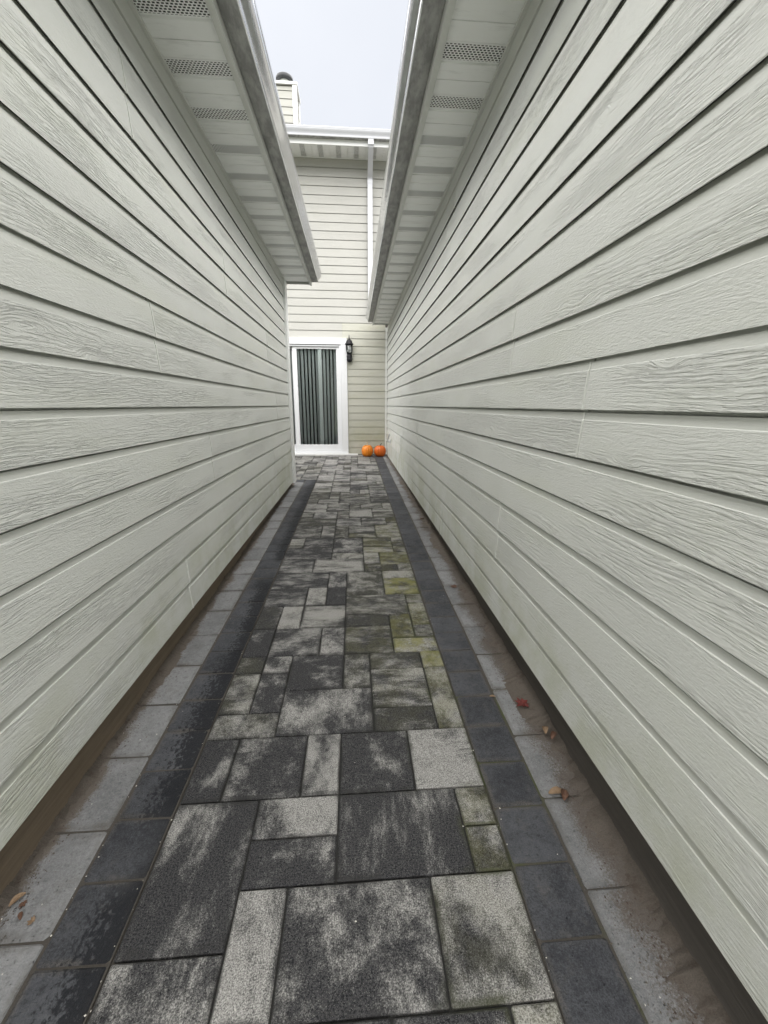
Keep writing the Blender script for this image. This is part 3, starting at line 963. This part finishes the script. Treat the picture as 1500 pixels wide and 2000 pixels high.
gcap.lathe([(0.176, 0.150), (0.180, 0.155), (0.178, 0.215), (0.165, 0.230), (0.12, 0.240), (0.01, 0.245), (0.01, 0.228), (0.14, 0.222), (0.170, 0.205)], 28, cxm, cym, CT + 0.045)
gcap.obj('flue_cap', M['cap'], ch, (0, 0, 0), True)

# downspout from the back gutter
def rect_pipe(path, hw, hd, name, parent, loc):
    v, fs = [], []
    for i, (x, y, z) in enumerate(path):
        a = Vector(path[max(i - 1, 0)])
        c = Vector(path[min(i + 1, len(path) - 1)])
        d = (c - a).normalized()
        nrm = Vector((0, d.z, -d.y)).normalized() * hd
        for s, t in ((-1, -1), (1, -1), (1, 1), (-1, 1)):
            v.append((x + s * hw, y + t * nrm.y, z + t * nrm.z))
    m = len(path)
    for i in range(m - 1):
        for k in range(4):
            j = (k + 1) % 4
            fs.append((i * 4 + k, i * 4 + j, i * 4 + 4 + j, i * 4 + 4 + k))
    fs += [(0, 1, 2, 3), tuple(range(4 * m - 4, 4 * m))]
    return mesh(name, v, fs, M['spout'], parent, loc)
dx = 0.342
zt = SOFB + 0.058
dsp = rect_pipe([(dx, EY - 0.046, zt + 0.01), (dx, EY - 0.046, zt - 0.05), (dx, EY - 0.03, zt - 0.085), (dx, EY + 0.12, zt - 0.19), (dx, D - 0.07, zt - 0.34),
                 (dx, D - 0.048, zt - 0.375), (dx, D - 0.046, zt - 0.42), (dx, D - 0.046, CAMH + 1.85), (dx, D - 0.06, CAMH + 1.80), (dx, D - 0.16, CAMH + 1.735)], 0.043, 0.030, 'downspout', bh, binv)
for zz in (zt - 0.42, zt - 0.055):
    yy = D - 0.046 if zz < zt - 0.3 else EY - 0.046
    Geo().box(dx - 0.046, dx + 0.046, yy - 0.033, yy + 0.033, zz - 0.022, zz + 0.022).obj('pipe_collar', M['spout'], dsp)

# sliding patio door
door = empty('sliding_door')
door.parent = bh
door.location = binv
FT, FB = CAMH + 1.123, CAMH - 0.885
def part(name, parent, m, *boxes):
    g = Geo()
    for q in boxes:
        g.box(*q)
    return g.obj(name, m, parent)
GZ = gz(D)
part('door_trim', door, M['vinyl'], (DX1 - 0.118, DX1, D - 0.020, D + 0.02, GZ + 0.012, CAMH + 1.135))
part('door_trim', door, M['vinyl'], (DX0, DX0 + 0.118, D - 0.020, D + 0.02, GZ + 0.012, CAMH + 1.135))
part('door_trim', door, M['vinyl'], (DX0, DX1, D - 0.023, D + 0.02, CAMH + 1.137, DT))
JX0, JX1 = DX0 + 0.12, DX1 - 0.12
part('door_frame', door, M['vinyl'], (JX1 - 0.030, JX1, D - 0.004, D + 0.15, GZ + 0.03, FT), (JX0, JX0 + 0.030, D - 0.004, D + 0.15, GZ + 0.03, FT),
     (JX0 + 0.03, JX1 - 0.03, D - 0.002, D + 0.15, FT - 0.022, FT + 0.001), (JX0 + 0.03, JX1 - 0.03, D + 0.0, D + 0.15, FB - 0.06, FB - 0.022))
def sash(x0, x1, yy):
    s = part('door_panel', door, M['vinyl'], (x0, x0 + 0.072, yy, yy + 0.035, FB - 0.02, FT - 0.024), (x1 - 0.072, x1, yy, yy + 0.035, FB - 0.02, FT - 0.024),
             (x0 + 0.072, x1 - 0.072, yy + 0.001, yy + 0.034, FT - 0.066, FT - 0.024), (x0 + 0.072, x1 - 0.072, yy + 0.001, yy + 0.034, FB - 0.02, CAMH - 0.788))
    part('pane', s, M['pane'], (x0 + 0.066, x1 - 0.066, yy + 0.015, yy + 0.020, CAMH - 0.795, FT - 0.06))
    part('glazing_bead', s, M['vinyl'], (x0 + 0.072, x0 + 0.080, yy + 0.004, yy + 0.0145, CAMH - 0.788, FT - 0.066), (x1 - 0.080, x1 - 0.072, yy + 0.004, yy + 0.0145, CAMH - 0.788, FT - 0.066))
    return s
sp = sash(-1.176, JX1 - 0.012, D + 0.030)
part('screen_stile', sp, M['trim'], (-0.690, -0.618, D + 0.052, D + 0.066, CAMH - 0.80, FT - 0.05))
sash(JX0 + 0.012, -1.118, D + 0.085)
part('threshold', door, M['vinyl'], (DX0, DX1 + 0.0, D - 0.045, D + 0.03, GZ + 0.002, GZ + 0.055))
part('sill_board', door, M['trim'], (DX0 - 0.05, 0.074, D - 0.085, D - 0.046, GZ - 0.004, GZ + 0.030))
# room behind the glass
rm = Geo()
RX0, RX1, RY0, RY1, RZ0, RZ1 = -3.2, 0.6, D + 0.19, D + 3.6, GZ + 0.02, CAMH + 1.25
rm.v = [(x, y, z) for z in (RZ0, RZ1) for y in (RY0, RY1) for x in (RX0, RX1)]
rm.f = [(0, 1, 3, 2), (4, 6, 7, 5), (2, 3, 7, 6), (0, 2, 6, 4), (1, 5, 7, 3)]
rm.obj('room', M['room'], bh, binv)

# vertical blind
bl = empty('vertical_blind', (-1.0, D + 0.22, CAMH + 1.10))
tag(bl, 'white vertical blind with half turned vanes behind the sliding door glass', 'blind')
binv2 = (1.0, -(D + 0.22), -(CAMH + 1.10))
part('head_rail', bl, M['vinyl'], (-2.0, -0.28, D + 0.125, D + 0.205, CAMH + 1.085, CAMH + 1.12)).location = binv2
xx = -1.135
vi = 0
vx = [(-1.075 + 0.0715 * k, 66 if k % 3 else 70) for k in range(11) if k != 6] + [(-1.15 - 0.0715 * k, 70) for k in range(10)]
for (cx_, ang) in vx:
    a = math.radians(ang + random.uniform(-3, 3))
    hw = 0.044
    v = []
    for zz in (GZ + 0.05, CAMH + 1.085):
        for k in range(5):
            t = -1 + k / 2
            bow = 0.006 * (1 - t * t)
            v.append((t * hw * math.cos(a) - bow * math.sin(a), t * hw * math.sin(a) + bow * math.cos(a), zz))
        for k in range(5):
            t = 1 - k / 2
            bow = 0.006 * (1 - t * t) + 0.0012
            v.append((t * hw * math.cos(a) - bow * math.sin(a), t * hw * math.sin(a) + bow * math.cos(a), zz))
    fs = [(k, (k + 1) % 10, 10 + (k + 1) % 10, 10 + k) for k in range(10)] + [tuple(range(10)), tuple(range(10, 20))]
    o = mesh('vane', v, fs, M['vane'], bl, (cx_ + 1.0, -0.10 if cx_ > -1.08 else -0.035, -(CAMH + 1.10)))

# ------------------------------------------------------------------ wall lantern
LX, LZ = -0.070, CAMH
lan = empty('wall_lantern', (LX, D, LZ + 0.81))
tag(lan, 'black coach lantern with clear glass beside the sliding door', 'lantern')
LI = (0, 0, -(LZ + 0.81))
LY = -0.085
g = Geo()
bp = []
for k in range(20):
    a = 2 * PI * k / 20
    bp.append((0.052 * math.cos(a), 0.875 + LZ + 0.062 * math.sin(a)))
v = [(px_, -0.004, pz) for px_, pz in bp] + [(px_ * 0.86, -0.03, LZ + 0.875 + (pz - LZ - 0.875) * 0.86) for px_, pz in bp]
g.add(v, [(k, (k + 1) % 20, 20 + (k + 1) % 20, 20 + k) for k in range(20)] + [tuple(range(20)), tuple(range(20, 40))])
g.obj('back_plate', M['dark_metal'], lan, LI)
Geo().lathe([(0.012, 0.806), (0.030, 0.815), (0.050, 0.835), (0.056, 0.855), (0.050, 0.870), (0.053, 0.905), (0.053, 0.925), (0.045, 0.935), (0.052, 0.945), (0.046, 0.955), (0.05, 0.962), (0.058, 0.966)], 20, 0, LY + 0.01, LZ).obj('arm', M['dark_metal'], lan, LI, True)
cage = Geo()
cage.lathe([(0.030, 0.955), (0.048, 0.96), (0.052, 0.972), (0.03, 0.974)], 20, 0, LY, LZ)
for k in range(6):
    a = PI / 6 + k * PI / 3
    cage.tube([(rr * math.cos(a), LY + rr * math.sin(a), LZ + zz) for rr, zz in ((0.048, 0.965), (0.060, 0.99), (0.068, 1.03), (0.070, 1.08), (0.066, 1.13))], 0.0042, 6)
cage.obj('cage', M['dark_metal'], lan, LI)
Geo().lathe([(0.044, 0.968), (0.055, 0.99), (0.063, 1.03), (0.065, 1.08), (0.061, 1.13)], 24, 0, LY, LZ).obj('glass', M['lamp_glass'], lan, LI, True)
Geo().lathe([(0.010, 0.972), (0.014, 1.0), (0.016, 1.03), (0.026, 1.06), (0.028, 1.085), (0.018, 1.105), (0.003, 1.112)], 14, 0, LY, LZ).obj('bulb', M['bulb'], lan, LI, True)
Geo().lathe([(0.055, 1.128), (0.078, 1.124), (0.082, 1.132), (0.080, 1.145), (0.066, 1.150), (0.062, 1.168), (0.052, 1.195), (0.034, 1.215), (0.016, 1.226), (0.011, 1.232)], 24, 0, LY, LZ).obj('cap', M['dark_metal'], lan, LI, True)
Geo().lathe([(0.010, 1.228), (0.013, 1.236), (0.008, 1.246), (0.009, 1.262), (0.006, 1.285), (0.001, 1.306)], 12, 0, LY, LZ).obj('finial', M['dark_metal'], lan, LI, True)

# ------------------------------------------------------------------ pumpkins
def pumpkin(x, y, R, H, mat, label, stem_pts, stem_r, stem_mat, lobes, rot):
    t = empty('pumpkin', (x, y, gz(y)))
    t.rotation_euler = (0, 0, rot)
    tag(t, label, 'pumpkin', None)
    nu, nv = 72, 22
    v, fs = [], []
    for j in range(nv + 1):
        ph = PI * j / nv
        for i in range(nu):
            th = 2 * PI * i / nu
            gr_ = abs(math.cos(th * lobes / 2)) ** 0.55
            k = 1 - 0.085 * (1 - gr_) * math.sin(ph) ** 0.5
            rr = R * (math.sin(ph) ** 0.82) * k * (1 + 0.03 * math.sin(2 * th + 1.0))
            zz = -math.cos(ph)
            dimple = 0.16 * math.exp(-(math.sin(ph) / 0.30) ** 2)
            zz = H / 2 * (zz - math.copysign(dimple, zz)) + H / 2 * 0.86
            v.append((rr * math.cos(th), rr * math.sin(th), zz))
    for j in range(nv):
        for i in range(nu):
            q = (i + 1) % nu
            fs.append((j * nu + i, j * nu + q, (j + 1) * nu + q, (j + 1) * nu + i))
    mesh('shell', v, fs, mat, t, (0, 0, 0), True)
    Geo().tube(stem_pts, stem_r, 7).obj('stem', stem_mat, t)
    return t
PH = 0.250
pumpkin(0.262, 8.31, 0.116, PH, M['pumpkin_a'], 'bright orange pumpkin with a pale straight stem against the back wall',
        [(0, 0, 0.185), (0, 0.002, 0.215), (0.002, 0.004, 0.245), (0.001, 0.004, 0.28)], [0.018, 0.011, 0.009, 0.010], M['stem_pale'], 14, 0.3)
pumpkin(0.519, 8.305, 0.118, PH * 0.98, M['pumpkin_b'], 'deep orange pumpkin with a curved dark stem in the wall corner',
        [(0, 0, 0.185), (0.0, 0.0, 0.212), (0.008, -0.003, 0.235), (0.026, -0.01, 0.256), (0.03, -0.012, 0.265)], [0.016, 0.011, 0.008, 0.007, 0.008], M['stem_dark'], 12, 0.0)

# ------------------------------------------------------------------ white pipe and cut board on the right wall
pv = empty('wall_pipe', (0.672, 7.4, CAMH - 0.62))
tag(pv, 'short white pipe slanting out of the right wall low down near the pumpkins', 'pipe')
Geo().tube([(0.01, 0.32, -0.035), (-0.05, 0.30, -0.03), (-0.06, 0.26, -0.01), (-0.045, 0.05, 0.09), (-0.042, -0.02, 0.125)], 0.013, 8).obj('tube', M['vinyl'], pv)
Geo().box(-0.012, 0.012, 0.285, 0.355, -0.07, 0.0).obj('flange', M['vinyl'], pv)

# ------------------------------------------------------------------ soil, grit and fallen leaves
def strip_soil(x_in, x_out, y0, y1, seed, hmax):
    rnd = random.Random(seed)
    ny, nx = 1400, 8
    v, fs = [], []
    ph = [rnd.uniform(0, 6.28) for _ in range(8)]
    for j in range(ny + 1):
        y = y0 + (y1 - y0) * j / ny
        wv = 0.5 + 0.5 * math.sin(y * 2.1 + ph[0]) * math.sin(y * 5.3 + ph[1]) + 0.22 * math.sin(y * 13 + ph[2]) + 0.12 * math.sin(y * 41 + ph[3]) + 0.08 * math.sin(y * 97 + ph[4]) + rnd.uniform(-0.13, 0.13)
        wv = max(0.12, min(1.0, wv))
        for i in range(nx + 1):
            t = i / nx
            xx = x_in + (x_out - x_in) * t * wv
            h = hmax * (0.35 + 0.65 * wv) * (1 - t) ** 1.4 - 0.004 * t + rnd.uniform(-0.0012, 0.0012) * (1 - t)
            v.append((xx, y, gz(y) + h))
    for j in range(ny):
        for i in range(nx):
            fs.append((j * (nx + 1) + i, j * (nx + 1) + i + 1, (j + 1) * (nx + 1) + i + 1, (j + 1) * (nx + 1) + i))
    o = mesh('soil', v, fs, M['soil'], None, (0, 0, 0), True)
    o['kind'] = 'stuff'
    return o
s1 = strip_soil(FR + 0.002, FR - 0.115, -0.2, D - 0.05, 3, 0.034)
tag(s1, 'brown soil washed along the foot of the right wall', 'soil')
s2 = strip_soil(FL - 0.002, FL + 0.058, -0.2, YEND - 0.1, 5, 0.026)
tag(s2, 'brown soil lying along the foot of the left wall', 'soil')

def grit(name, mat, label, n, place, smin, smax, seed):
    rnd = random.Random(seed)
    G = Geo()
    for _ in range(n):
        x, y = place(rnd)
        s = rnd.uniform(smin, smax)
        pts = []
        for k in range(6):
            d = Vector(((1, 0, 0), (-1, 0, 0), (0, 1, 0), (0, -1, 0), (0, 0, 1), (0, 0, -1))[k])
            pts.append(Vector((x, y, gz(y) + s * 0.25)) + Vector((d.x * s * rnd.uniform(.5, 1.3), d.y * s * rnd.uniform(.5, 1.6), d.z * s * rnd.uniform(.3, .7))))
        G.add(pts, [(0, 2, 4), (2, 1, 4), (1, 3, 4), (3, 0, 4), (2, 0, 5), (1, 2, 5), (3, 1, 5), (0, 3, 5)])
    o = G.obj(name, mat)
    o['kind'] = 'stuff'
    tag(o, label, 'grit')
    return o
def near(rnd):
    return 0.25 + 5.5 * rnd.random() ** 2.0
grit('soil_crumbs', M['soil'], 'brown soil crumbs spilled over the edge pavers', 6000,
     lambda q: (FR - 0.02 - abs(q.gauss(0, 0.05)) if q.random() < 0.7 else FL + 0.015 + abs(q.gauss(0, 0.03)), near(q)), 0.0008, 0.0028, 8)
grit('stone_chips', M['chip'], 'tiny pale stone chips scattered over the paving', 260,
     lambda q: (q.choice((q.uniform(BR - 0.03, FR), q.uniform(FL, BL + 0.02), q.gauss(XR + 0.003, 0.006), q.gauss(XL - 0.003, 0.006), q.gauss(BL, 0.008), q.uniform(XL, XR))), near(q)), 0.0008, 0.0026, 4)
grit('litter_crumbs', M['bits'], 'dark crumbs of leaf litter along both walls', 1500,
     lambda q: (FR - abs(q.gauss(0, 0.05)) if q.random() < 0.72 else FL + abs(q.gauss(0, 0.035)), near(q)), 0.0010, 0.0036, 6)

def leaf_mesh(kind, seed):
    rnd = random.Random(seed)
    v, fs = [], []
    if kind == 'maple':
        out = [(0, -0.5), (0.12, -0.28), (0.42, -0.34), (0.34, -0.14), (0.62, 0.02), (0.36, 0.12), (0.46, 0.42), (0.18, 0.26), (0.0, 0.66), (-0.18, 0.26), (-0.46, 0.42), (-0.36, 0.12), (-0.62, 0.02), (-0.34, -0.14), (-0.42, -0.34), (-0.12, -0.28)]
        v.append((0, 0, 0.10))
        for x, y in out:
            v.append((x, y, 0.10 + 0.35 * (x * x) + rnd.uniform(-0.10, 0.12)))
        m = len(out)
        fs = [(0, 1 + i, 1 + (i + 1) % m) for i in range(m)]
    else:
        n = 8
        curl = rnd.uniform(1.2, 2.6)
        for i in range(n + 1):
            t = i / n
            wd = 0.26 * math.sin(PI * min(0.97, t * 0.9 + 0.06)) ** 0.8
            bend = 0.28 * math.sin(t * PI * rnd.uniform(0.9, 1.1))
            for k in range(5):
                s = -1 + k / 2
                a = s * curl * 0.6
                v.append((wd * math.sin(a) / 0.9, t - 0.5, bend * 0.4 + wd * (1 - math.cos(a)) * 0.9 + rnd.uniform(-0.015, 0.015)))
        for i in range(n):
            for k in range(4):
                fs.append((i * 5 + k, i * 5 + k + 1, i * 5 + 6 + k, i * 5 + 5 + k))
    m = len(v)                                    # give the blade a thickness
    v += [(x, y, z - 0.02) for x, y, z in v]
    top = list(fs)
    fs += [tuple(m + i for i in reversed(q)) for q in top]
    edges = {}
    for q in top:
        for i in range(len(q)):
            e = (q[i], q[(i + 1) % len(q)])
            edges[e] = edges.get(e, 0) + 1
    for (a, b) in list(edges):
        if (b, a) not in edges:
            fs.append((a, b, m + b, m + a))
    return v, fs
LEAVES = [
 (0.664, 1.360, 'maple', 0.066, 'leaf_red', 'dark red maple leaf on the edge pavers by the right wall'),
 (0.560, 1.420, 'curl', 0.030, 'leaf_tan', 'tiny tan leaf scrap on the joint beside the red maple leaf'),
 (0.690, 1.215, 'curl', 0.046, 'leaf_tan', 'curled tan leaf lying against the right wall skirt'),
 (0.705, 1.185, 'curl', 0.052, 'leaf_brown', 'dark brown curled leaf under the tan one at the right wall skirt'),
 (0.622, 0.985, 'curl', 0.066, 'leaf_tan', 'largest curled tan leaf across a joint of the right edge pavers'),
 (0.640, 0.975, 'curl', 0.052, 'leaf_brown', 'brown curled leaf tucked beneath the largest tan leaf on the right'),
 (0.636, 2.420, 'maple', 0.052, 'leaf_brown', 'crumpled brown leaf alone farther up the right edge pavers'),
 (-0.845, 0.800, 'curl', 0.056, 'leaf_tan', 'long thin tan leaf roll near the left wall skirt'),
 (-0.825, 0.790, 'maple', 0.026, 'leaf_brown', 'small brown leaf piece beside the tan leaf roll on the left'),
 (-0.812, 0.765, 'curl', 0.032, 'leaf_brown', 'reddish brown leaf shred on a left edge paver'),
 (-0.778, 0.752, 'maple', 0.028, 'leaf_tan', 'small star shaped tan leaf near the charcoal band on the left'),
 (0.664, 3.900, 'curl', 0.060, 'leaf_brown', 'dark curled leaf far up the walk by the right wall'),
]
for k, (x, y, kind, size, mk, label) in enumerate(LEAVES):
    v, fs = leaf_mesh(kind, k)
    zmin = min(p[2] for p in v)
    size *= 0.8 if x > 0 else 0.62
    v = [(p[0] * size, p[1] * size, (p[2] - zmin) * size) for p in v]
    o = mesh('fallen_leaf', v, fs, M[mk], None, (x, y, gz(y) + 0.002 + (0.030 * max(0.0, (x - 0.615) / 0.115) ** 1.3 if x > 0.615 else 0.0)), False)
    o.rotation_euler = (random.uniform(-0.1, 0.1), random.uniform(-0.15, 0.15), random.uniform(0, 6.28) if k != 7 else 2.6)
    tag(o, label, 'leaf', 'fallen leaves')
